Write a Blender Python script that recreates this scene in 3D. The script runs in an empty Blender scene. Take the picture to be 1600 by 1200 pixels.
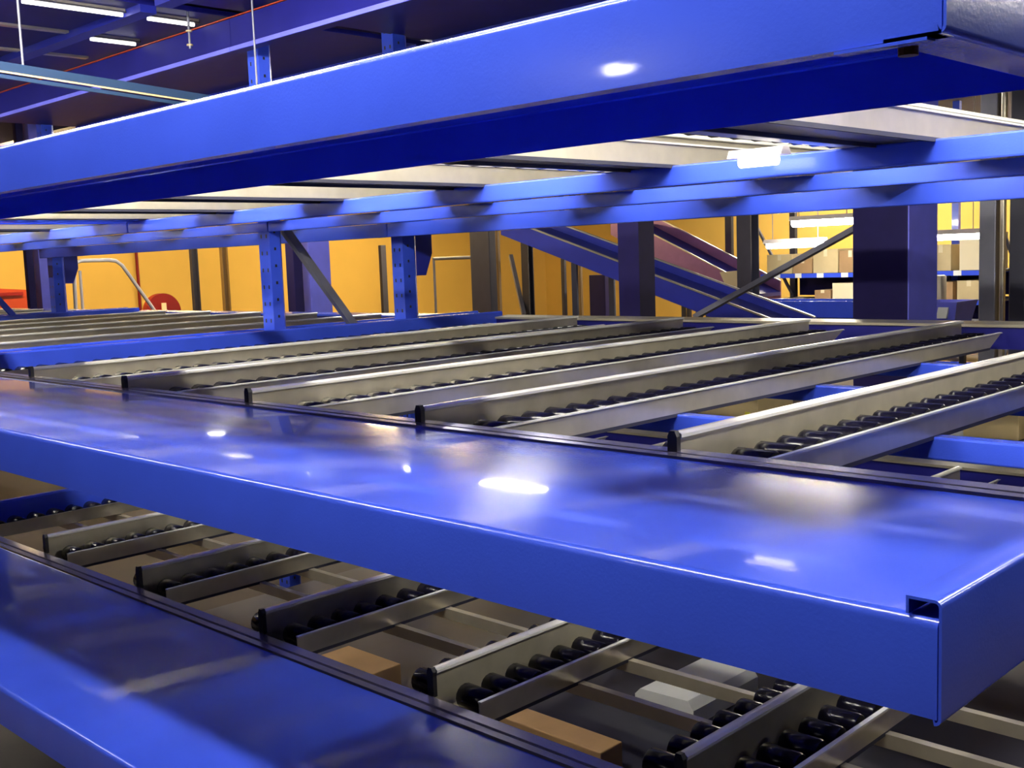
import bpy, bmesh, math, random
from mathutils import Matrix, Vector
random.seed(4)
C = bpy.context.scene
COL = C.collection
PI = math.pi

# ------------------------------------------------------------------ camera
cam_d = bpy.data.cameras.new('camera')
cam = bpy.data.objects.new('camera', cam_d)
COL.objects.link(cam)
cam_d.sensor_width = 36.0
cam_d.lens = 36.0 * 1741.65 / 1600.0
cam_d.clip_start = 0.02
cam_d.clip_end = 100
r_ = Vector((0.7167, 0.6964, -0.036)); f_ = Vector((-0.6954, 0.7098, -0.1122))
f_.normalize(); r_ = (r_ - f_ * r_.dot(f_)).normalized(); u_ = r_.cross(f_)
M = Matrix.Identity(4)
for i in range(3):
    M[i][0] = r_[i]; M[i][1] = u_[i]; M[i][2] = -f_[i]
M.translation = Vector((1.0208, -1.3982, 0.3223))
cam.matrix_world = M
C.camera = cam

# ------------------------------------------------------------------ world and exposure
w = bpy.data.worlds.new('world'); C.world = w; w.use_nodes = True
bg = w.node_tree.nodes['Background']
bg.inputs[0].default_value = (0.30, 0.27, 1.0, 1)
bg.inputs[1].default_value = 0.002
C.view_settings.view_transform = 'Standard'
C.view_settings.look = 'None'
C.view_settings.gamma = 1
C.view_settings.use_curve_mapping = False
C.view_settings.exposure = 1.4

FLOOR = -1.2
CEIL = 3.6

# ------------------------------------------------------------------ materials
def principled(name, base, rough=0.5, metal=0.0, spec=0.5, coat=0.0, noise=0.0, nscale=8.0, bump=0.0, bscale=200.0, emit=None, estr=0.0, coat_rough=0.1):
    m = bpy.data.materials.new(name); m.use_nodes = True
    nt = m.node_tree; b = nt.nodes['Principled BSDF']
    b.inputs['Base Color'].default_value = (*base, 1)
    b.inputs['Roughness'].default_value = rough
    b.inputs['Metallic'].default_value = metal
    b.inputs['Specular IOR Level'].default_value = spec
    b.inputs['Coat Weight'].default_value = coat
    b.inputs['Coat Roughness'].default_value = coat_rough
    tc = None
    if noise or bump:
        tc = nt.nodes.new('ShaderNodeTexCoord')
    if noise:
        n = nt.nodes.new('ShaderNodeTexNoise'); n.inputs['Scale'].default_value = nscale; n.inputs['Detail'].default_value = 6
        nt.links.new(tc.outputs['Object'], n.inputs['Vector'])
        cr = nt.nodes.new('ShaderNodeValToRGB')
        cr.color_ramp.elements[0].position = 0.3; cr.color_ramp.elements[1].position = 0.7
        cr.color_ramp.elements[0].color = (*[c * (1 - noise) for c in base], 1)
        cr.color_ramp.elements[1].color = (*[min(1, c * (1 + noise)) for c in base], 1)
        nt.links.new(n.outputs['Fac'], cr.inputs['Fac']); nt.links.new(cr.outputs['Color'], b.inputs['Base Color'])
    if bump:
        n2 = nt.nodes.new('ShaderNodeTexNoise'); n2.inputs['Scale'].default_value = bscale; n2.inputs['Detail'].default_value = 2
        nt.links.new(tc.outputs['Object'], n2.inputs['Vector'])
        bp = nt.nodes.new('ShaderNodeBump'); bp.inputs['Strength'].default_value = bump; bp.inputs['Distance'].default_value = 0.002
        nt.links.new(n2.outputs['Fac'], bp.inputs['Height']); nt.links.new(bp.outputs['Normal'], b.inputs['Normal'])
    if emit:
        b.inputs['Emission Color'].default_value = (*emit, 1)
        b.inputs['Emission Strength'].default_value = estr
    return m

BLUE = principled('blue_powder_coat', (0.045, 0.098, 0.74), 0.24, 0, 0.5, 0.5, noise=0.05, nscale=6, bump=0.10, bscale=260, coat_rough=0.05)
BLUE_D = principled('dark_blue_paint', (0.016, 0.024, 0.30), 0.45, 0, 0.4, noise=0.1)
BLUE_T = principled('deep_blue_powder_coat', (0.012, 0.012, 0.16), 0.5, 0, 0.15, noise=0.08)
RISER = principled('dark_glossy_enamel', (0.024, 0.018, 0.16), 0.22, 0.15, 0.5, 0.25, noise=0.1, nscale=3)
CAPM = principled('aluminium_with_cap_glare', (0.92, 0.90, 0.82), 0.22, 0.35)  # whiter than the rails, putting the caps' lamp glare into the colour
TUBE_O = principled('orange_warm_tube', (1, 1, 1), 0.3, emit=(1.0, 0.74, 0.36), estr=42)
LIP = principled('mauve_grey_steel', (0.30, 0.28, 0.40), 0.25, 0.7)
TUBE_FILL = principled('fill_tube_glass', (1, 1, 1), 0.3, emit=(1.0, 0.96, 0.84), estr=75)  # emission of the fill lamps added out of view
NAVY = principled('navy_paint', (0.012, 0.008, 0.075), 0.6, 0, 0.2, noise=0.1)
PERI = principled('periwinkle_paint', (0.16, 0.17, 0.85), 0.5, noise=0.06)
GALV = principled('galvanised_steel', (0.56, 0.51, 0.39), 0.28, 0.68, 0.5, noise=0.10, nscale=14)
GREY = principled('grey_steel', (0.22, 0.22, 0.27), 0.45, 0.4, noise=0.1)
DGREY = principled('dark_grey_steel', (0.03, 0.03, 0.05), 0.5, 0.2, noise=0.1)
BROWN = principled('brown_steel', (0.20, 0.12, 0.04), 0.6)
BLACK = principled('black_rubber', (0.006, 0.005, 0.008), 0.5)
WHEEL = principled('black_plastic_roller', (0.004, 0.0035, 0.010), 0.2, 0, 0.25)
WHITEM = principled('white_enamel', (0.8, 0.72, 0.66), 0.35)
LABEL = principled('white_paper_label', (0.85, 0.85, 0.8), 0.6)
RED = principled('red_paint', (0.22, 0.006, 0.003), 0.4)
ORANGE = principled('orange_red_paint', (0.40, 0.04, 0.004), 0.5)
CARD = principled('brown_cardboard', (0.42, 0.25, 0.11), 0.8, noise=0.12, nscale=5)
CARD2 = principled('pale_cardboard', (0.62, 0.48, 0.24), 0.8, noise=0.1, nscale=5)
CREAM = principled('cream_panel', (0.80, 0.68, 0.42), 0.6)
PINK = principled('mauve_conveyor_side', (0.36, 0.17, 0.34), 0.28, 0.2, noise=0.08)
TEAL = principled('teal_conduit_paint', (0.008, 0.035, 0.09), 0.5)
WALL = principled('yellow_wall_paint', (0.74, 0.48, 0.10), 0.8, noise=0.05, nscale=1.2)
CONC = principled('concrete_floor_dark', (0.035, 0.022, 0.018), 0.7, noise=0.25, nscale=2.5, bump=0.1, bscale=60)
CEILM = principled('dark_ceiling_deck', (0.03, 0.022, 0.09), 0.7, noise=0.1)
TUBE = principled('fluorescent_tube_glass', (1, 1, 1), 0.3, emit=(1.0, 0.97, 0.90), estr=22)
TUBE_D = principled('dim_strip_glass', (1, 1, 1), 0.3, emit=(1.0, 0.95, 0.88), estr=1.6)
TUBE_W = principled('warm_lamp_glass', (1, 1, 1), 0.3, emit=(1.0, 0.88, 0.68), estr=60)

# ------------------------------------------------------------------ mesh helpers
def box(bm, x0, x1, y0, y1, z0, z1, bev=0.0):
    x0, x1 = min(x0, x1), max(x0, x1); y0, y1 = min(y0, y1), max(y0, y1); z0, z1 = min(z0, z1), max(z0, z1)
    vs = [bm.verts.new(p) for p in ((x0,y0,z0),(x1,y0,z0),(x1,y1,z0),(x0,y1,z0),(x0,y0,z1),(x1,y0,z1),(x1,y1,z1),(x0,y1,z1))]
    fs = [bm.faces.new([vs[i] for i in q]) for q in ((3,2,1,0),(4,5,6,7),(0,1,5,4),(1,2,6,5),(2,3,7,6),(3,0,4,7))]
    if bev:
        es = list({e for f in fs for e in f.edges})
        bmesh.ops.bevel(bm, geom=es, offset=bev, segments=2, affect='EDGES', profile=0.5)

def prism(bm, poly, axis, a, b):
    """extrude a closed 2D polygon along an axis; poly holds the two other coordinates in x,y,z order"""
    def P(q, t):
        if axis == 'x': return (t, q[0], q[1])
        if axis == 'y': return (q[0], t, q[1])
        return (q[0], q[1], t)
    A = [bm.verts.new(P(q, a)) for q in poly]; B = [bm.verts.new(P(q, b)) for q in poly]
    n = len(poly)
    for i in range(n):
        bm.faces.new((A[i], A[(i+1) % n], B[(i+1) % n], B[i]))
    bm.faces.new(A[::-1]); bm.faces.new(B)

def sheet(path, t):
    """closed outline of a bent sheet of thickness t laid to the left of an open path"""
    n = len(path); off = []
    for i in range(n):
        d1 = Vector(path[i]) - Vector(path[i-1]) if i > 0 else None
        d2 = Vector(path[i+1]) - Vector(path[i]) if i < n-1 else None
        if d1 is None: d1 = d2
        if d2 is None: d2 = d1
        n1 = Vector((-d1.y, d1.x)).normalized(); n2 = Vector((-d2.y, d2.x)).normalized()
        m = (n1 + n2).normalized(); k = t / max(0.3, m.dot(n1))
        off.append((path[i][0] + m.x * k, path[i][1] + m.y * k))
    return list(path) + off[::-1]

def arc(cx, cy, r, a0, a1, n=5):
    return [(cx + r * math.cos(math.radians(a0 + (a1 - a0) * i / n)), cy + r * math.sin(math.radians(a0 + (a1 - a0) * i / n))) for i in range(n + 1)]

def rod(bm, p, q, r, seg=12):
    p = Vector(p); q = Vector(q); d = q - p
    mt = Matrix.Translation((p + q) / 2) @ d.to_track_quat('Z', 'Y').to_matrix().to_4x4()
    bmesh.ops.create_cone(bm, cap_ends=True, segments=seg, radius1=r, radius2=r, depth=d.length, matrix=mt)

def tube_path(bm, pts, r, seg=10):
    rings = []
    pts = [Vector(p) for p in pts]
    for i, p in enumerate(pts):
        d = (pts[min(i+1, len(pts)-1)] - pts[max(i-1, 0)]).normalized()
        s = d.cross(Vector((0.31, 0.2, 0.93))).normalized(); t = d.cross(s)
        rings.append([bm.verts.new(p + (s * math.cos(2*PI*k/seg) + t * math.sin(2*PI*k/seg)) * r) for k in range(seg)])
    for a, b in zip(rings, rings[1:]):
        for k in range(seg):
            bm.faces.new((a[k], a[(k+1) % seg], b[(k+1) % seg], b[k]))
    bm.faces.new(rings[0][::-1]); bm.faces.new(rings[-1])

def bar(bm, p, q, wid, hei, up=(0, 0, 1)):
    """rectangular bar from p to q"""
    p = Vector(p); q = Vector(q); d = (q - p).normalized(); s = d.cross(Vector(up)).normalized(); t = s.cross(d)
    A = [bm.verts.new(p + s*a*wid/2 + t*b*hei/2) for a, b in ((-1,-1),(1,-1),(1,1),(-1,1))]
    B = [bm.verts.new(q + s*a*wid/2 + t*b*hei/2) for a, b in ((-1,-1),(1,-1),(1,1),(-1,1))]
    for i in range(4): bm.faces.new((A[i], A[(i+1)%4], B[(i+1)%4], B[i]))
    bm.faces.new(A[::-1]); bm.faces.new(B)

def obj(name, bm, mat, parent=None, smooth=False):
    bmesh.ops.recalc_face_normals(bm, faces=bm.faces)
    me = bpy.data.meshes.new(name); bm.to_mesh(me); bm.free()
    me.materials.append(mat)
    if smooth:
        for p in me.polygons: p.use_smooth = True
        me.set_sharp_from_angle(angle=math.radians(40))
    o = bpy.data.objects.new(name, me); COL.objects.link(o)
    if parent: o.parent = parent
    return o

def tag(o, label, cat, group=None, kind=None):
    o['label'] = label
    if cat: o['category'] = cat
    if group: o['group'] = group
    if kind: o['kind'] = kind
    return o

def thing(name, label, cat, loc=(0, 0, 0), group=None):
    o = bpy.data.objects.new(name, None); COL.objects.link(o); o.location = loc
    o.empty_display_size = 0.05
    return tag(o, label, cat, group)

def struct(name, bm, mat):
    o = obj(name, bm, mat); o['kind'] = 'structure'; return o

def N(): return bmesh.new()

def bx(*a, **k):
    bm = N(); box(bm, *a, **k); return bm

def copy_tree(root, loc, label):
    r = root.copy(); COL.objects.link(r); r.location = loc; r['label'] = label
    for ch in list(root.children):
        c = ch.copy(); COL.objects.link(c); c.parent = r
        for g in ch.children:
            d = g.copy(); COL.objects.link(d); d.parent = c
    return r

# ------------------------------------------------------------------ room shell
struct('floor', bx(-14.1, 6, -5, 15.1, FLOOR - 0.1, FLOOR), CONC)
struct('ceiling', bx(-14.1, 6, -5, 15.1, CEIL, CEIL + 0.1), CEILM)
struct('wall_left', bx(-14.1, -14, -5, 15, FLOOR, CEIL), WALL)
struct('wall_back', bx(-14.1, 6, 15, 15.1, FLOOR, CEIL), WALL)

# ------------------------------------------------------------------ lamps
def lamp(name, label, c, ln, axis='x', mat=TUBE, rad=0.016, group='fluorescent lamps', hang=True, n=1, house=WHITEM, hw=1.0):
    t = thing(name, label, 'lamp', c, group)
    h = ln / 2; b = N()
    if axis == 'x': prism(b, [(-0.05*hw, 0.02*hw), (0.05*hw, 0.02*hw), (0.03*hw, 0.06*hw), (-0.03*hw, 0.06*hw)], 'x', -h - 0.02, h + 0.02)
    else: prism(b, [(-0.05*hw, 0.02*hw), (0.05*hw, 0.02*hw), (0.03*hw, 0.06*hw), (-0.03*hw, 0.06*hw)], 'y', -h - 0.02, h + 0.02)
    obj('lamp_housing', b, house, t)
    for k in range(n):
        o = (k - (n - 1) / 2) * 0.05; b = N()
        if axis == 'x': rod(b, (-h, o, 0), (h, o, 0), rad)
        else: rod(b, (o, -h, 0), (o, h, 0), rad)
        obj('lamp_tube', b, mat, t, smooth=True)
    if hang:
        for s in (-0.8, 0.8):
            b = N()
            p = (s * h, 0) if axis == 'x' else (0, s * h)
            rod(b, (p[0], p[1], 0.06), (p[0], p[1], (CEIL if c[1] < 3.3 else 1.70) - c[2]), 0.004, 6)
            obj('suspension_rod', b, GREY, t)
    return t

# lamps over the picking aisle (above and in front of the shelves)
lamp('fluorescent_or_added_lamp', 'long white fluorescent lamp over the aisle in front of the right half of the rack', (-0.1, -1.05, 1.45), 1.5, rad=0.042, n=2)
lamp('fluorescent_or_added_lamp', 'long white fluorescent lamp over the aisle in front of the left half of the rack', (-2.1, -1.05, 1.45), 1.5, rad=0.014, n=2)
lamp('fluorescent_or_added_lamp', 'white fluorescent lamp over the aisle facing the second rack bay', (-4.7, -1.05, 1.9), 1.5, rad=0.012, n=2)
lamp('fluorescent_or_added_lamp', 'low hanging fluorescent lamp across the aisle behind the photographer', (-1.70, -3.10, 1.12), 0.06, rad=0.06)
for x, nm in ((0.25, 'right'), (-0.9, 'middle'), (-2.0, 'left')):  # lamps added out of view to brighten the upper track gaps
    lamp('fluorescent_or_added_lamp', 'unseen fill lamp added under the top deck over the %s part of the upper roller tracks' % nm, (x, -0.28, 1.28), 0.95, mat=TUBE_FILL, rad=0.036, hang=False)
for x, y0, y1, nm in ((-3.30, 0.96, 1.17, 'rear one nearest the tall beam'), (-3.30, 0.45, 0.85, 'front one at the top edge of the view'), (-3.815, 0.96, 1.17, 'left one by the tall beam')):
    lamp('strip_lamp', 'slim glowing strip lamp under the deck, %s' % nm, (x, (y0+y1)/2, 1.350), y1 - y0, axis='y', rad=0.008, hang=False, mat=TUBE_D, house=DGREY, hw=0.35)
# lamps in the aisle behind and to the right of the rack
lamp('fluorescent_or_added_lamp', 'bright fluorescent lamp behind the right end of the rack', (2.1, 3.20, 1.27), 0.5, rad=0.03)
lamp('fluorescent_or_added_lamp', 'bright fluorescent lamp further to the right behind the rack', (3.3, 2.6, 1.2), 1.2, axis='y', rad=0.02, n=2)
lamp('fluorescent_or_added_lamp', 'bright fill lamp added out of view beside the right end of the upper level', (0.98, 1.1, 1.22), 1.4, axis='y', mat=TUBE_FILL, rad=0.03)  # added to light the right-facing rail sides of the upper tracks
lamp('fluorescent_or_added_lamp', 'fluorescent lamp under the ceiling behind the second rack bay', (-4.5, 3.8, 1.5), 1.5, rad=0.025, n=2)
for x, nm in ((-3.75, 'right'), (-4.9, 'middle'), (-6.05, 'left')):  # invented lamps out of view that brighten the second bay's tracks
    lamp('fluorescent_or_added_lamp', 'fill lamp added out of view between the levels at the %s front of the second bay' % nm, (x, 0.0, 0.76), 0.95, mat=TUBE_FILL, rad=0.016, hang=False)
lamp('fluorescent_or_added_lamp', 'fill lamp added behind the third rack bay to light the white handrail', (-7.4, 3.9, 1.45), 1.5, rad=0.03, n=2)  # lamp added here to whiten the handrail
lamp('fluorescent_or_added_lamp', 'upper white glowing lamp in front of the far shelving, left of the dark column', (-4.127, 8.0, 0.553), 0.60, rad=0.040)
lamp('fluorescent_or_added_lamp', 'lower white glowing lamp in front of the far shelving beside the diagonal brace', (-4.48, 8.12, 0.350), 0.60, rad=0.028)
lamp('fluorescent_or_added_lamp', 'white glowing lamp seen between the dark column and the grey post', (-2.95, 8.0, 0.368), 0.50, rad=0.028)
lamp('ceiling_lamp', 'warm ceiling lamp lighting the left part of the yellow wall', (-11.2, 4.5, 1.5), 2.4, axis='y', mat=TUBE_O, rad=0.05, n=2)
lamp('ceiling_lamp', 'warm ceiling lamp lighting the corner of the yellow walls', (-11.2, 9.5, 1.5), 2.4, axis='y', mat=TUBE_O, rad=0.05, n=2)
lamp('ceiling_lamp', 'ceiling lamp lighting the middle of the back wall', (-7.0, 12.6, 1.5), 2.4, mat=TUBE_W, rad=0.05, n=2)
lamp('ceiling_lamp', 'ceiling lamp lighting the back wall above the far shelving', (-2.6, 12.6, 1.5), 2.4, mat=TUBE_W, rad=0.05, n=2)

# ------------------------------------------------------------------ roller tracks
PITCH = 0.6; TL = 2.56
def make_track(label, x, z):
    t = thing('roller_track', label, 'roller track', (x, 0, z), 'roller tracks of the flow rack')
    b = N()
    prism(b, [(-0.003, -0.045), (0.003, -0.045), (0.003, 0.035), (-0.003, 0.035)], 'y', 0.004, TL - 0.02)
    gf = obj('guide_fin', b, GALV, t)
    b = N(); prism(b, [(0.009, 0.034), (0.011, 0.036), (0.011, 0.041), (0.006, 0.0445), (-0.006, 0.0445), (-0.011, 0.041), (-0.011, 0.036), (-0.009, 0.034)], 'y', 0.004, TL - 0.02)
    o = obj('fin_cap', b, CAPM, gf, smooth=True); o['label'] = 'bright rounded cap along the top of the guide fin'
    b = N(); prism(b, [(-0.009, -0.012), (0.009, -0.012), (0.009, 0.038), (0.005, 0.047), (-0.005, 0.047), (-0.009, 0.038)], 'y', -0.006, 0.004)
    obj('end_cap', b, BLACK, t)
    for s in (1, -1):
        b = N()
        pts = [(0.003, -0.045), (0.120, -0.045), (0.120, -0.002), (0.1245, -0.002)] if s > 0 else [(0.003, -0.045), (0.080, -0.045), (0.080, -0.036)]
        prof = sheet([(s*p[0], p[1]) for p in pts], 0.002 if s > 0 else -0.002)
        vs0 = [b.verts.new((q[0], 0.012, q[1])) for q in prof]
        vs1 = [b.verts.new((q[0], TL + 0.04 + (q[1]) * 2.2, q[1])) for q in prof]
        n = len(prof)
        for i in range(n): b.faces.new((vs0[i], vs0[(i+1)%n], vs1[(i+1)%n], vs1[i]))
        b.faces.new(vs0[::-1]); b.faces.new(vs1)
        sr = obj('side_rail', b, GALV, t)
        if s > 0:
            b = N(); box(b, 0.1165, 0.1255, 0.012, TL + 0.03, -0.001, 0.0025); obj('rail_lip', b, CAPM, sr)
    b = N()
    for x in (0.0, 0.117): box(b, x - 0.003, x + 0.003, 0.02, TL - 0.06, -0.053, -0.0452)
    obj('stiffener', b, DGREY, t)
    return t

b = N()
for k, (xx, rr) in enumerate([(-0.036, 0.018), (-0.036, 0.024), (-0.033, 0.026), (0.033, 0.026), (0.036, 0.024), (0.036, 0.018)]): pass
def wheel_mesh():
    b = N(); seg = 16; prof = [(-0.037, 0.017), (-0.036, 0.0235), (-0.033, 0.0255), (0.033, 0.0255), (0.036, 0.0235), (0.037, 0.017)]
    rings = [[b.verts.new((x, r*math.cos(2*PI*k/seg), r*math.sin(2*PI*k/seg))) for k in range(seg)] for x, r in prof]
    for A, B in zip(rings, rings[1:]):
        for k in range(seg): b.faces.new((A[k], A[(k+1)%seg], B[(k+1)%seg], B[k]))
    b.faces.new(rings[0]); b.faces.new(rings[-1][::-1])
    bmesh.ops.recalc_face_normals(b, faces=b.faces)
    me = bpy.data.meshes.new('roller_wheel'); b.to_mesh(me); b.free(); me.materials.append(WHEEL)
    for p in me.polygons: p.use_smooth = True
    me.set_sharp_from_angle(angle=math.radians(35))
    return me
b.free()
WM = wheel_mesh(); NW = 36; WP = 0.0695
def add_wheels(t, s):
    for k in range(NW):
        o = bpy.data.objects.new('roller_wheel', WM); COL.objects.link(o); o.parent = t
        o.location = (s * 0.068, 0.055 + k * WP, -0.0195)

def make_half(label, x, z, s):
    """single row of rollers along the side frame; s tells which way the outer rail lies"""
    t = thing('side_roller_track', label, 'roller track', (x, 0, z), 'single roller rows along the side frames')
    b = N()
    prism(b, sheet([(0.012 * s, -0.045), (0.120 * s, -0.045), (0.120 * s, -0.002), (0.1245 * s, -0.002)], 0.002 * s), 'y', 0.012, TL)
    obj('side_rail', b, GALV, t)
    add_wheels(t, s)
    return t

ORD = ['first', 'second', 'third', 'fourth', 'fifth']
BAY = -3.84
LEVELS = [(0.0, 'middle level'), (-0.524, 'lower level'), (0.562, 'upper level')]
def tl(k, lev, bay): return 'roller track with black rollers, %s from the right, %s of the %s rack bay' % (ORD[k], lev, bay)
base = make_track(tl(0, 'middle level', 'near'), 0, 0)
add_wheels(base, 1); add_wheels(base, -1)
RX, LX = 0.6286, -3.005
for z, lev in LEVELS:
    for bi, bay in enumerate(['near', 'second', 'third']):
        if bi == 2 and z != 0: continue
        if bi == 1 and z < 0: continue
        for k in range(5):
            if z == 0 and bi == 0 and k == 0: continue
            copy_tree(base, (-k * PITCH + bi * BAY, 0, z), tl(k, lev, bay))
for z, lev in LEVELS:
    for bi, bay in enumerate(['near', 'second']):
        if bi == 1 and z < 0: continue
        make_half('single roller row at the right side beam, %s of the %s rack bay' % (lev, bay), RX - 0.012 + bi * BAY, z, -1)
        make_half('single roller row at the left side beam, %s of the %s rack bay' % (lev, bay), LX + 0.004 + bi * BAY, z, 1)

# ------------------------------------------------------------------ shelf frames: side beams, cross beams, rear plates
YB = [0.67, 1.30, 1.95]
for z, lev in LEVELS:
    for bi, bay in enumerate(['near', 'second', 'third']):
        if bi == 2 and z != 0: continue
        if bi == 1 and z < 0: continue
        t = thing('shelf_frame', 'blue steel shelf frame under the roller tracks, %s of the %s rack bay' % (lev, bay), 'shelf frame', (bi * BAY, 0, z), 'blue shelf frames of the rack')
        for x0, x1 in ((RX, RX + 0.030), (LX - 0.030, LX)):
            b = N()
            prism(b, [(x0, -0.05), (x1, -0.05), (x1, 0.049), (x1 - 0.006, 0.055), (x0 + 0.006, 0.055), (x0, 0.049)], 'y', 0.03, 2.66)
            obj('side_beam', b, BLUE, t)
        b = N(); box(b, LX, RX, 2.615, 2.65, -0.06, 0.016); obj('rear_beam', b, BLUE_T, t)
        b = N()
        prism(b, [(2.605, 0.018), (2.70, 0.024), (2.70, 0.034), (2.605, 0.028)], 'x', LX, RX)
        obj('rear_plate', b, BLUE if bi else GALV, t)
        if z < 0:
            for y in (0.30, 0.47, 0.66):
                b = N(); prism(b, sheet([(y, -0.076), (y, -0.0485), (y + 0.018, -0.0485)], -0.002), 'x', LX - 0.03, RX)
                obj('support_angle', b, GALV, t)
            b = N(); box(b, LX - 0.03, RX, 1.4, 1.44, -0.096, -0.048, bev=0.004); obj('cross_beam', b, BLUE, t)
        else:
            for y in YB:
                h = 0.045 if y < 1.9 or z == 0 else 0.075
                b = N(); box(b, LX - 0.03, RX + (0.17 if bi else 0), y, y + 0.04, -0.0475 - h, -0.0475, bev=0.004); obj('cross_beam', b, BLUE, t)
DK = 1.372
for bi, bay in enumerate(['near', 'second']):
    t = thing('top_deck', 'dark blue decked top level of the %s rack bay carried by a tall blue beam' % bay, 'deck', (bi * BAY, 0, 0), 'decked top level of the rack')
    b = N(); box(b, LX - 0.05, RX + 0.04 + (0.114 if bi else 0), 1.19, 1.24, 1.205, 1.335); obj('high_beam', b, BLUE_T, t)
    b = N(); box(b, LX - 0.05, RX + 0.04 + (0.114 if bi else 0), 1.183, 1.19, 1.205, 1.222); obj('highlight_strip', b, PERI, t)  # pale strip paints the highlight along the beam's lower edge
    b = N(); prism(b, [(1.185, 1.337), (1.2, 1.337), (1.2, 1.341), (1.185, 1.341)], 'x', LX - 0.05, RX + 0.04 + (0.114 if bi else 0)); obj('orange_reflection', b, ORANGE, t)  # orange strip paints a reflection on the beam's top edge
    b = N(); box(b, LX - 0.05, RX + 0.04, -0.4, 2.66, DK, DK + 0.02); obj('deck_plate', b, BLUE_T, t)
    for y in (0.86, 2.3):
        b = N(); box(b, LX - 0.05, RX + 0.04, y, y + 0.07, DK - 0.03, DK); obj('deck_joist', b, BLUE_D, t)
    for k in range(4 if bi else 0):
        x = -3.30 - k * 0.515 if bi else 0.2 - k * 0.515
        x -= bi * BAY
        for y0, y1 in ((0.15, 0.855), (0.935, 1.185)):
            b = N(); box(b, x - 0.018, x + 0.018, y0, y1, DK - 0.010, DK); obj('joint_strip', b, GALV, t)

# ------------------------------------------------------------------ trays along the picking face
YF = -0.549; H = 0.0842
def tray(label, zf, zb, lip_in, back_lip=True, drop=0.0, yr=0.0):
    """flat pan from the front edge (height zf) back to the roller tracks (height zb), folded down at the front"""
    t = thing('pick_tray', label, 'tray', (0, 0, zf), 'blue pick trays on the rack face')
    r = 0.009; dz = zb - zf
    X0, X1 = -3.035, 0.655
    path = [(YF + lip_in, -H), (YF, -H)] + arc(YF + r, -r, r, 180, 90) + [(yr - 0.035, dz)]
    if drop: path += [(yr - 0.016, dz), (yr - 0.012, dz - 0.004), (yr - 0.012, dz - drop)]
    b = N(); prism(b, sheet(path, -0.003), 'x', X0, X1)
    obj('tray_pan', b, BLUE, t, smooth=True)
    if back_lip:
        b = N(); prism(b, sheet([(yr - 0.035, dz - 0.002), (yr - 0.032, dz + 0.004), (yr - 0.016, dz + 0.005), (yr - 0.014, dz - 0.001), (yr - 0.010, dz - 0.001), (yr - 0.008, dz + 0.005), (yr + 0.018, dz + 0.006), (yr + 0.018, dz - 0.03)], -0.002), 'x', X0, X1)
        obj('back_lip', b, LIP, t)
    return t
def side_plate(t, right, low=-H - 0.005, high=0.0155, y0=YF, y1=0.03, under=0.0):
    s = 1 if right else -1
    xo = 0.6586 if right else -3.0386
    r = 0.006
    def m(p): return [(q[0] if right else xo + (xo - q[0]), q[1]) for q in p]
    path = []
    if under: path += [(xo - under, low)]
    path += [(xo - r, low)] + arc(xo - r, low + r, r, 270, 360, 4) + arc(xo - r, high - r, r, 0, 90, 4) + [(xo - 0.030, high), (xo - 0.030, high - 0.015)]
    b = N(); prism(b, sheet(m(path), 0.0025 * s), 'y', y0, y1)
    obj('side_plate', b, BLUE, t, smooth=True)
mid = tray('wide blue pick tray at middle height with an open folded corner at the right', 0.023, 0.010, 0.009)
side_plate(mid, True); side_plate(mid, False)
low = tray('lower blue pick tray along the bottom left, mostly in shadow', -0.539, -0.537, 0.009, yr=-0.03)
side_plate(low, True); side_plate(low, False)
upt = tray('upper blue pick tray seen from below with its front face lit', 0.563, 0.563, 0.022, back_lip=False, drop=0.066)
side_plate(upt, True, low=-H, under=0.05); side_plate(upt, False, low=-H, under=0.05)
b = N(); box(b, 0.568, 0.645, YF - 0.003, YF + 0.012, -H - 0.0035, -H - 0.0010); obj('corner_tab', b, BLUE, upt)
b = N(); rod(b, (0.616, -0.521, -H - 0.001), (0.616, -0.521, -H - 0.008), 0.008); obj('bolt', b, BROWN, upt)

# ------------------------------------------------------------------ rack posts with slots and braces
def post(label, x, y, wx=0.085, wy=0.085, z1=CEIL, gusset=0, zg=0.47):
    t = thing('rack_post', label, 'rack post', (x, y, FLOOR), 'blue upright posts of the rack')
    h = z1 - FLOOR; th = 0.003
    b = N()
    prism(b, sheet([(wx*0.35, wy), (wx*0.5, wy*0.8), (wx*0.5, 0), (-wx*0.5, 0), (-wx*0.5, wy*0.8), (-wx*0.35, wy)], 0.003), 'z', 0, h)
    nf = len(b.faces)
    k = 0.06
    while k < min(h, 2.9):
        for s in (-1, 1):
            box(b, s*wx*0.25 - 0.004, s*wx*0.25 + 0.004, -0.0042, 0.002, k, k + 0.016)
        box(b, wx*0.5 - 0.001, wx*0.5 + 0.0042, wy*0.30, wy*0.30 + 0.009, k + 0.02, k + 0.032)
        k += 0.072
    b.faces.ensure_lookup_table()
    for f in b.faces[nf:]: f.material_index = 1
    up = obj('upright', b, BLUE, t); up.data.materials.append(BLACK)
    b = N(); box(b, -wx*0.7, wx*0.7, -0.02, wy + 0.02, 0, 0.006); obj('foot_plate', b, BLUE, t)
    if gusset:
        b = N(); z = zg - FLOOR
        prism(b, [(wy, z), (wy + 0.10, z), (wy + 0.10, z - 0.11), (wy + 0.055, z - 0.215), (wy, z - 0.215)], 'x', wx*0.42, wx*0.5)
        obj('gusset_plate', b, BLUE_D, t)
    return t
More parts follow.
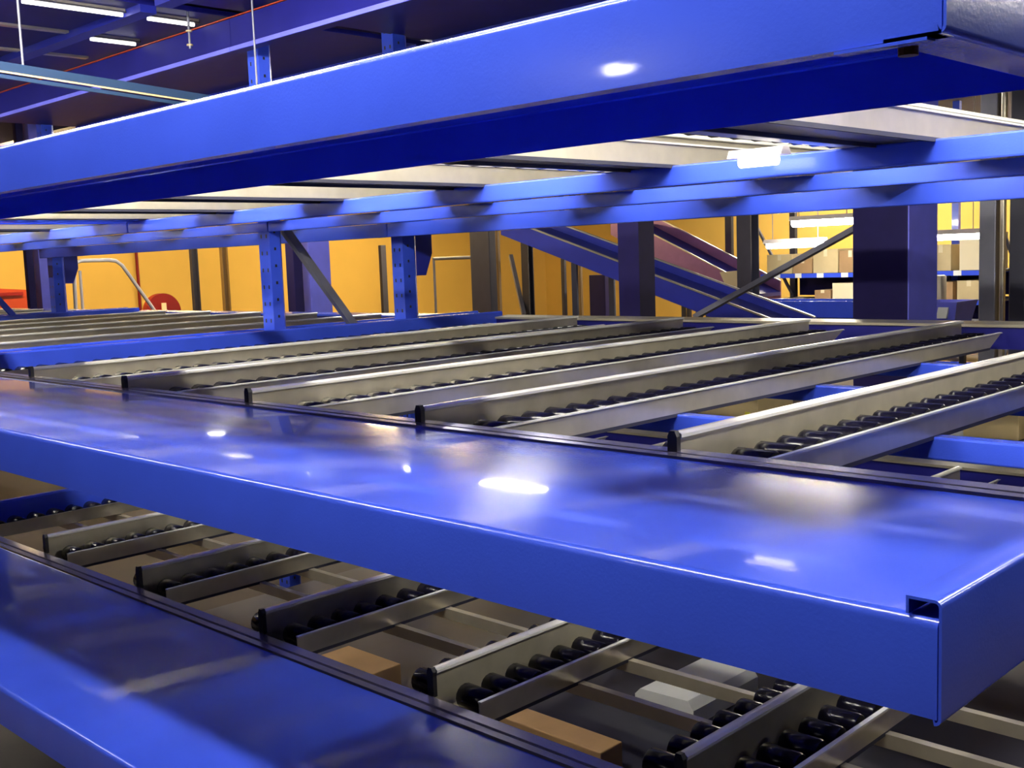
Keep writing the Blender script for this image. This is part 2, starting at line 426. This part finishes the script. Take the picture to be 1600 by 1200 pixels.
for bi, nm in enumerate(['between the near and second bays', 'between the second and third bays', 'beyond the third bay']):
    post('blue slotted rack post at mid depth %s' % nm, -3.080 + bi*BAY, 1.310, 0.075, 0.062)
    post('blue slotted rack post with gusset towards the rear %s' % nm, -3.080 + bi*BAY, 2.045, 0.075, 0.085, gusset=1)
    post('blue slotted rack post at the picking face %s' % nm, -3.09 + bi*BAY, 0.06, 0.06, 0.06, z1=0.04)
    b = N(); bar(b, (0, 1.40, 0.50), (0, 2.03, -0.30), 0.035, 0.03, up=(1, 0, 0))
    t = obj('diagonal_brace', b, GREY if bi == 0 else BLUE); t.location = (-3.080 + bi*BAY, 0, 0)
    tag(t, 'diagonal steel brace joining the two rear posts %s' % nm, 'brace', 'diagonal braces of the rack frames')
post('blue rack post at mid depth at the right end of the near bay', 0.72, 1.245)
post('blue rack post towards the rear at the right end of the near bay', 0.72, 1.995)
post('blue rack post at the picking face at the right end of the near bay', 0.72, 0.06, z1=0.06)

b = N(); box(b, -13.9, 5.9, 3.4, 14.9, 1.70, 1.98)  # slab added so the upper part of the walls stays dark
struct('added_dark_slab', b, CEILM)
# glow added for a far lamp's glare, just before the front upper cross beam
lamp('fluorescent_or_added_lamp', 'short white glow added for the glare of a far lamp, under the upper roller tracks by the front cross beam', (-0.215, 0.60, 0.500), 0.085, mat=TUBE_D, hw=0.4, rad=0.012, hang=False)

t = thing('hanging_bracket', 'small steel hanging bracket with two discs above the tall blue beam', 'bracket', (-3.19, 1.08, 0))
b = N(); rod(b, (0, 0, 1.225), (0, 0, DK), 0.005); obj('rod', b, GREY, t)
for zz in (1.240, 1.296):
    b = N(); rod(b, (0, 0, zz - 0.003), (0, 0, zz + 0.003), 0.013); obj('disc', b, CARD2, t)
# teal conduit under the top level
t = thing('conduit', 'teal square conduit running back under the top rack level at upper left', 'conduit', (-2.75, 0, 0))
b = N(); bar(b, (0, -0.1, 1.018), (0, 1.18, 0.935), 0.012, 0.028); bar(b, (0, -0.1, 0.985), (0, 1.18, 0.902), 0.012, 0.012); obj('channel', b, TEAL, t)
b = N(); bar(b, (0.008, -0.1, 0.999), (0.008, 1.18, 0.916), 0.004, 0.006); obj('edge_strip', b, CARD2, t)
b = N(); rod(b, (0, 0.2, 1.0), (0, 0.2, 1.385), 0.004); rod(b, (0, 1.1, 0.94), (0, 1.1, 1.385), 0.004); obj('hanger_rod', b, GREY, t)

# ------------------------------------------------------------------ columns and posts behind
def column(name, label, x0, x1, y, d, mat, mat2=None, kind='box', cat='column', group=None, z1=CEIL):
    t = thing(name, label, cat, ((x0+x1)/2, y, FLOOR), group)
    w_ = abs(x1 - x0) / 2; h = z1 - FLOOR
    b = N()
    if kind == 'h':
        tf = 0.012; tw = 0.008
        prism(b, [(-w_, 0), (w_, 0), (w_, tf), (tw, tf), (tw, d-tf), (w_, d-tf), (w_, d), (-w_, d), (-w_, d-tf), (-tw, d-tf), (-tw, tf), (-w_, tf)], 'z', 0, h)
    elif kind == 'c':
        prism(b, sheet([(w_*0.6, d), (w_, d), (w_, 0), (-w_, 0), (-w_, d), (-w_*0.6, d)], 0.006), 'z', 0, h)
    else:
        box(b, -w_, w_, 0, d, 0, h, bev=0.006)
    obj('shaft', b, mat, t)
    e_ = 0.03 if w_ > 0.08 else 0.004
    b = N(); box(b, -w_ - e_, w_ + e_, -e_, d + e_, 0, 0.012); obj('foot_plate', b, mat2 or mat, t)
    return t
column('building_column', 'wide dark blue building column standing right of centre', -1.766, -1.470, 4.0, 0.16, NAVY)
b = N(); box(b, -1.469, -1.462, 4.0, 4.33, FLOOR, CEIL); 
tag(obj('column_lit_side', b, PERI), 'pale lit side of the wide dark column, light put into the colour', 'painted lit side')  # side face painted paler than the navy shaft to look lit
column('building_column', 'dark blue steel post left of the big dark column, conveyor passing behind', -4.108, -3.93, 5.0, 0.17, NAVY, kind='c')
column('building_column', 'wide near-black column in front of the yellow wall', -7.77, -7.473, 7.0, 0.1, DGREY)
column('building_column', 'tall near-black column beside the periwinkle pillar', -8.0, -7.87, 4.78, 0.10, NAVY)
column('pillar', 'periwinkle blue pillar behind the diagonal brace', -8.1, -7.9, 4.98, 0.25, PERI)
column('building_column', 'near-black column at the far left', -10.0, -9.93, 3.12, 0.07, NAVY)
column('pillar', 'pale blue pillar at the far left beside the rack post', -10.1, -9.93, 3.24, 0.12, PERI)
column('steel_post_or_glint', 'slate grey post before the orange part of the wall, left one of the pair', -11.96, -11.90, 6.03, 0.09, DGREY, kind='h')
column('steel_post_or_glint', 'brown post before the orange part of the wall, right one of the pair', -11.96, -11.90, 6.47, 0.09, BROWN, kind='h')
column('steel_post_or_glint', 'thin dark post topped with bolts before the yellow wall', -11.96, -11.90, 9.13, 0.10, DGREY, z1=0.58)
column('steel_post_or_glint', 'thin brown post right of the wide near-black column', -9.411, -9.34, 9.0, 0.05, BROWN)
column('steel_post_or_glint', 'dark slate post left of the conveyor', -8.921, -8.80, 9.0, 0.10, DGREY, kind='h')
column('steel_post_or_glint', 'thinnest dark post under the conveyor', -9.139, -9.08, 10.0, 0.05, DGREY, z1=0.3)
column('steel_post_or_glint', 'ochre post under the conveyor', -8.86, -8.79, 10.0, 0.05, BROWN, z1=0.2)
column('steel_post_or_glint', 'black broad post under the conveyor', -8.98, -8.70, 10.4, 0.10, NAVY, z1=0.05)
column('steel_post_or_glint', 'grey narrow post beside the black broad post under the conveyor', -8.46, -8.40, 10.2, 0.06, GREY, z1=0.0)
column('steel_post_or_glint', 'thin dark post on the yellow wall above the cardboard boxes', -6.57, -6.48, 10.1, 0.06, DGREY)
column('steel_post_or_glint', 'dark slate post left of the two glowing lamps', -5.50, -5.33, 8.7, 0.16, DGREY, kind='h')
column('steel_post_or_glint', 'grey post right of the blue tote bin', -1.513, -1.42, 5.0, 0.10, GREY, kind='box')
column('steel_post_or_glint', 'pale upright strip painted as a lamp reflection, touching the grey post', -1.400, -1.375, 5.0, 0.04, GALV, kind='box')  # pale strip paints an upright lamp reflection beside the grey post
column('steel_post_or_glint', 'dark post at the right edge of the view', -1.346, -1.26, 5.0, 0.1, DGREY, kind='box')
column('steel_post_or_glint', 'dark post hidden partly by the right frame edge', -1.20, -1.08, 5.0, 0.1, NAVY, kind='box')
# thin red pipe on the left wall, wall joints
b = N(); rod(b, (-13.97, 6.35, FLOOR), (-13.97, 6.35, CEIL), 0.022)
tag(obj('pipe', b, RED), 'thin dark red pipe standing against the orange yellow wall', 'pipe')
b = N(); bar(b, (-9.3, 9.2, 0.357), (-8.84, 8.93, -0.40), 0.05, 0.05)
tag(obj('diagonal_brace', b, GREY), 'short grey diagonal brace leaning to the dark slate post', 'brace')
t = thing('wall_pipe', 'thin horizontal and vertical grey pipe on the yellow wall left of the wide column', 'pipe', (0, 0, 0))
b = N(); rod(b, (-10.15, 8.6, 0.35), (-9.35, 8.8, 0.35), 0.022); obj('horizontal_pipe', b, GREY, t)
b = N(); rod(b, (-10.15, 8.6, FLOOR), (-10.15, 8.6, 0.37), 0.018); obj('vertical_pipe', b, GREY, t)
b = N(); bar(b, (-3.10, 4.5, -0.09), (-1.98, 4.5, 0.43), 0.03, 0.055, up=(0, 1, 0))
tag(obj('diagonal_brace', b, GREY), 'long grey diagonal brace rising to the wide dark column', 'brace')

# ------------------------------------------------------------------ conveyors
def incline(name, label, p, q, y0, y1, h, mat, deck, cat='conveyor', lip=GALV):
    """p,q = (x,z) of the top edge of the side boards at both ends"""
    t = thing(name, label, cat, (p[0], y0, 0))
    P = Vector((0, 0, p[1])); Q = Vector((q[0]-p[0], 0, q[1]))
    dn = Vector((0, 0, -h))
    for yy in (0.0, y1 - y0):
        b = N()
        prism(b, [(P.x, P.z), (Q.x, Q.z), (Q.x, Q.z - h), (P.x, P.z - h)], 'y', yy, yy + 0.02); obj('side_board', b, mat, t)
        b = N(); bar(b, (P.x, yy - 0.005, P.z), (Q.x, yy - 0.005, Q.z), 0.02, 0.014); obj('edge_trim', b, lip, t)
    b = N(); prism(b, [(P.x, P.z - h*0.45), (Q.x, Q.z - h*0.45), (Q.x, Q.z - h*0.6), (P.x, P.z - h*0.6)], 'y', 0.02, y1 - y0); obj('belt', b, deck, t)
    for f in (0.3, 0.75):
        for yy in (0.01, y1 - y0 - 0.03):
            c = P.lerp(Q, f); b = N(); box(b, c.x - 0.03, c.x + 0.03, yy, yy + 0.02, FLOOR, c.z - h * 0.98); obj('leg', b, DGREY, t)
    return t
incline('conveyor', 'dark blue inclined conveyor descending from the rack beams to the right', (-6.3, 0.71), (-3.40, -0.225), 6.0, 6.55, 0.17, BLUE_D, BLUE_D)
incline('conveyor', 'mauve inclined conveyor side behind the dark blue conveyor', (-7.6, 0.84), (-5.70, -0.045), 9.2, 9.9, 0.28, PINK, BLUE_D)
b = N(); prism(b, [(-5.93, 0.085), (-5.70, 0.10), (-5.62, -0.20), (-5.78, -0.22)], 'y', 9.02, 9.06)
tag(obj('end_guard', b, CREAM), 'cream end guard sheet at the foot of the mauve conveyor', 'panel')
t = thing('conveyor', 'straight blue conveyor side running in front of the far shelving', 'conveyor', (-4.42, 7.0, 0))
b = N(); box(b, 0, 1.35, 0, 0.03, -0.26, -0.125); obj('side_board', b, BLUE, t)
b = N(); box(b, 0, 1.35, 0.4, 0.43, -0.26, -0.125); obj('side_board', b, BLUE, t)
b = N(); box(b, 0, 1.35, 0.03, 0.4, -0.22, -0.19); obj('belt', b, DGREY, t)
for x in (0.1, 1.2):
    b = N(); box(b, x, x + 0.05, 0.0, 0.05, FLOOR, -0.26); obj('leg', b, DGREY, t)
    b = N(); box(b, x, x + 0.05, 0.38, 0.43, FLOOR, -0.26); obj('leg', b, DGREY, t)

# ------------------------------------------------------------------ far shelving with cartons
SY = 9.0
def carton(label, x0, x1, y0, y1, z0, z1, mat, tape=True, group=None):
    t = thing('carton', label, 'carton', ((x0+x1)/2, (y0+y1)/2, z0), group)
    a, d, h = (x1-x0)/2, (y1-y0)/2, z1 - z0
    b = N(); box(b, -a, a, -d, d, 0, h, bev=0.003); obj('box_body', b, mat, t)
    if tape:
        b = N(); box(b, -0.02, 0.02, -d - 0.001, d + 0.001, h*0.7, h + 0.0012); obj('packing_tape', b, CREAM, t)
    return t
def shelf(label, x0, x1, z, tags):
    t = thing('storage_shelf', label, 'shelf', (x0, SY, z), 'shelves of the far shelving')
    L = x1 - x0
    b = N(); box(b, 0, L, 0, 0.04, -0.045, 0.0); obj('front_beam', b, BLUE, t)
    b = N(); box(b, 0, L, 0.76, 0.80, -0.045, 0.0); obj('rear_beam', b, BLUE, t)
    b = N(); box(b, 0, L, 0.04, 0.76, -0.02, 0.0); obj('shelf_board', b, DGREY, t)
    b = N(); box(b, 0, L, 0.805, 0.815, -0.26, -0.03); obj('shade_panel', b, NAVY, t)  # dark sheet stands for the shade below the shelf
    for x in tags:
        b = N(); box(b, x - x0, x - x0 + 0.075, -0.003, 0.0, -0.045, 0.002); obj('price_label', b, LABEL, t)
    return t
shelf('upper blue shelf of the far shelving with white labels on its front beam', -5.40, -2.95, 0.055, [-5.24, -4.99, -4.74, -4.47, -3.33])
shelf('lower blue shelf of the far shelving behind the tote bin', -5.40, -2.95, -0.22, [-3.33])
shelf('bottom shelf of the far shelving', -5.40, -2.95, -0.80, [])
for k, (x, nm) in enumerate([(-5.44, 'left end'), (-3.62, 'middle'), (-2.93, 'right end')]):
    t = thing('shelving_upright', 'blue shelving upright at the %s of the far shelving' % nm, 'upright', (x, SY - 0.075, FLOOR), 'uprights of the far shelving')
    for yy in (0, 0.80):
        b = N(); prism(b, sheet([(0.03, yy + 0.05), (0.03, yy), (-0.03, yy), (-0.03, yy + 0.05)], 0.004), 'z', 0, 3.0); obj('leg', b, BLUE if k else DGREY, t)
    b = N(); bar(b, (0, 0.03, 0.2), (0, 0.8, 1.0), 0.02, 0.03, up=(1, 0, 0)); bar(b, (0, 0.8, 1.0), (0, 0.03, 1.8), 0.02, 0.03, up=(1, 0, 0)); obj('lattice_brace', b, GREY, t)
x = -5.36
names = ['tan', 'pale', 'dull brown', 'ochre', 'large pale', 'narrow tan', 'wide brown', 'pale yellow']
specs = [(0.30, 0.20, CARD2), (0.22, 0.15, CARD), (0.28, 0.24, CARD2), (0.24, 0.22, CARD), (0.50, 0.36, CREAM)]
for k, (ww, hh, mm) in enumerate(specs):
    carton('%s carton standing on the upper far shelf, %s from the left' % (names[k], ORD[k]), x, x + ww, SY + 0.06, SY + 0.5, 0.056, 0.056 + hh, mm, group='cartons on the far shelving'); x += ww + 0.012
carton('pale carton on the upper far shelf just right of the wide dark column', -3.58, -3.38, SY+0.06, SY+0.5, 0.056, 0.30, CARD2, group='cartons on the far shelving')
carton('pale yellow carton on the upper far shelf at its right end', -3.30, -3.02, SY+0.06, SY+0.5, 0.056, 0.40, CREAM, group='cartons on the far shelving')
carton('brown carton on the lower far shelf beside a pale one', -4.80, -4.62, SY+0.06, SY+0.5, -0.218, -0.12, CARD, group='cartons on the far shelving')
carton('pale square carton on the lower far shelf left of the dark column', -4.60, -4.20, SY+0.06, SY+0.5, -0.218, -0.05, CREAM, group='cartons on the far shelving')
carton('tan carton on the lower far shelf left of the grey post', -3.32, -3.10, SY+0.06, SY+0.5, -0.218, -0.04, CARD2, group='cartons on the far shelving')
carton('small brown carton on the lower far shelf', -3.56, -3.36, SY+0.06, SY+0.4, -0.218, -0.05, CARD, group='cartons on the far shelving')
b = N(); box(b, -2.92, -2.80, 7.5, 7.62, -0.299, 0.06, bev=0.02)
tag(obj('wrapped_parcel', b, CREAM, smooth=True), 'cream wrapped parcel standing on the tote bin stand', 'parcel')

# tote bin with label
t = thing('tote_bin', 'light blue tote bin with a square white label right of the wide dark column', 'bin', (-2.62, 7.0, -0.30))
b = N(); w0, w1 = 0.12, 0.155
bot = [b.verts.new((s*w0, yy, 0)) for s, yy in ((-1,0.04),(1,0.04),(1,0.36),(-1,0.36))]
top = [b.verts.new((s*w1, yy, 0.17)) for s, yy in ((-1,0),(1,0),(1,0.40),(-1,0.40))]
ib = [b.verts.new((s*(w0-0.01), yy, 0.01)) for s, yy in ((-1,0.05),(1,0.05),(1,0.35),(-1,0.35))]
it = [b.verts.new((s*(w1-0.01), yy, 0.17)) for s, yy in ((-1,0.01),(1,0.01),(1,0.39),(-1,0.39))]
for i in range(4):
    j = (i+1) % 4
    b.faces.new((bot[i], bot[j], top[j], top[i])); b.faces.new((ib[i], it[i], it[j], ib[j])); b.faces.new((top[i], top[j], it[j], it[i]))
b.faces.new(bot[::-1]); b.faces.new(ib)
obj('bin_body', b, PERI, t)
b = N(); prism(b, [(-0.005, 0.045), (0.075, 0.045), (0.09, 0.13), (0.012, 0.13)], 'y', -0.004, 0.02); obj('paper_label', b, LABEL, t)
t = thing('bin_stand', 'dark stand carrying the light blue tote bin', 'stand', (-2.75, 7.3, FLOOR))
b = N(); box(b, -0.35, 0.35, -0.32, 0.35, 0.87, 0.90); obj('stand_top', b, DGREY, t)
for sx in (-1, 1):
    for sy in (-0.9, 1):
        b = N(); box(b, sx*0.32 - 0.02, sx*0.32 + 0.02, sy*0.30 - 0.02, sy*0.30 + 0.02, 0, 0.87); obj('leg', b, DGREY, t)

# cartons beside the mauve conveyor on a low platform
t = thing('platform', 'dark low platform carrying cartons left of the glowing lamps', 'platform', (-6.75, 10.2, FLOOR))
b = N(); box(b, -0.5, 0.3, 0, 0.5, 1.22, 1.26); obj('platform_top', b, DGREY, t)
for sx in (-0.45, 0.25):
    for sy in (0.03, 0.45):
        b = N(); box(b, sx - 0.025, sx + 0.025, sy - 0.02, sy + 0.02, 0, 1.22); obj('leg', b, DGREY, t)
carton('brown carton on the platform, left of two behind the mauve conveyor', -7.00, -6.75, 10.25, 10.6, 0.062, 0.25, CARD, group='cartons on the platform')
carton('brown carton on the platform, right of two behind the mauve conveyor', -6.72, -6.46, 10.25, 10.6, 0.062, 0.23, CARD, group='cartons on the platform')

# cartons behind the rack seen through the roller tracks
t = thing('storage_stand', 'low stand behind the rack carrying cardboard cartons', 'stand', (-1.6, 3.7, FLOOR))
b = N(); box(b, -1.2, 1.3, -0.3, 0.22, 0.62, 0.66); obj('stand_top', b, DGREY, t)
for sx in (-1.15, 0, 1.25):
    for sy in (-0.27, 0.19):
        b = N(); box(b, sx - 0.025, sx + 0.025, sy - 0.02, sy + 0.02, 0, 0.62); obj('leg', b, DGREY, t)
t = carton('tan carton with yellow stickers behind the rack, seen between roller tracks', -2.40, -2.03, 3.5, 3.85, -0.538, -0.385, CARD2)
b = N(); box(b, 0.02, 0.05, -0.178, -0.175, 0.08, 0.12); box(b, 0.11, 0.14, -0.178, -0.175, 0.0, 0.03)
YEL = principled('yellow_sticker', (0.8, 0.75, 0.05), 0.6)
obj('sticker', b, YEL, t)
carton('darker brown carton left of the carton with yellow stickers', -2.78, -2.42, 3.5, 3.85, -0.538, -0.41, CARD)
carton('ochre carton behind the rack near the wide dark column', -0.98, -0.74, 3.5, 3.8, -0.538, -0.36, CARD2)
carton('orange brown carton behind the rack, right of the ochre one', -0.55, -0.33, 3.5, 3.8, -0.538, -0.38, CARD)

# cardboard and paper lying under the lower level
t = thing('low_deck', 'dark steel deck near the floor under the lower roller tracks', 'deck', (-1.2, 0.2, FLOOR))
b = N(); box(b, -1.7, 1.68, 0, 2.2, 0.15, 0.17); obj('deck_plate', b, DGREY, t)
for sx in (-1.6, 0, 1.6):
    for sy in (0.1, 2.0):
        b = N(); box(b, sx - 0.03, sx + 0.03, sy, sy + 0.05, 0, 0.15); obj('leg', b, DGREY, t)
carton('tan carton under the lower level, seen left of centre near the bottom of the rack', -1.93, -1.66, 0.67, 0.785, -1.028, -0.95, CARD, tape=False)
carton('tan carton under the lower level, seen at the bottom centre beside the pick tray', -1.16, -0.76, 0.695, 0.785, -1.028, -0.95, CARD, tape=False)
b = N(); prism(b, [(-0.98, -1.027), (-0.77, -1.027), (-0.77, -0.98), (-0.79, -0.955), (-0.96, -0.96), (-0.98, -0.98)], 'y', 1.12, 1.46)
tag(obj('paper_stack', b, LABEL), 'white paper pack under the lower level below the tray corner', 'paper')

# ------------------------------------------------------------------ far left: handrail, hose reel, red machine
t = thing('handrail', 'white bent tube handrail in front of the orange yellow wall', 'handrail', (-9.0, 3.2, FLOOR))
def hp(y, z): return (0, y - 3.2, z - FLOOR)
pts = [hp(3.11, FLOOR), hp(3.16, 0.37), hp(3.18, 0.42), hp(3.23, 0.44), hp(3.50, 0.44), hp(3.57, 0.43), hp(3.63, 0.385), hp(3.90, -0.02), hp(4.6, FLOOR)]
b = N(); tube_path(b, pts, 0.018); obj('bent_tube', b, WHITEM, t, smooth=True)
b = N(); tube_path(b, [hp(3.21, FLOOR), hp(3.215, 0.35)], 0.014); obj('inner_post', b, WHITEM, t, smooth=True)
t = thing('hose_reel', 'dark red round hose reel on the floor before the yellow wall', 'hose reel', (-12.0, 5.62, FLOOR))
b = N(); bmesh.ops.create_cone(b, cap_ends=True, segments=32, radius1=0.24, radius2=0.24, depth=0.1, matrix=Matrix.Translation((0, 0, 1.0)) @ Matrix.Rotation(PI/2, 4, 'Y')); obj('reel_drum', b, RED, t, smooth=True)
b = N(); box(b, 0.05, 0.07, -0.03, 0.03, 0.95, 1.12); obj('hub_bracket', b, CREAM, t)
b = N(); box(b, -0.04, 0.04, -0.12, 0.12, 0, 0.82); obj('reel_stand', b, DGREY, t)
t = thing('red_machine', 'orange red machine body low at the far left edge', 'machine', (-12.2, 3.2, FLOOR))
b = N(); prism(b, [(-0.9, 0), (0.75, 0), (0.75, 1.36), (0.3, 1.40), (-0.3, 1.40), (-0.9, 1.30)], 'x', -0.5, 0.2); obj('machine_body', b, ORANGE, t)
b = N(); box(b, 0.2, 0.22, -0.8, 0.7, 1.30, 1.34); obj('trim_strip', b, RED, t)
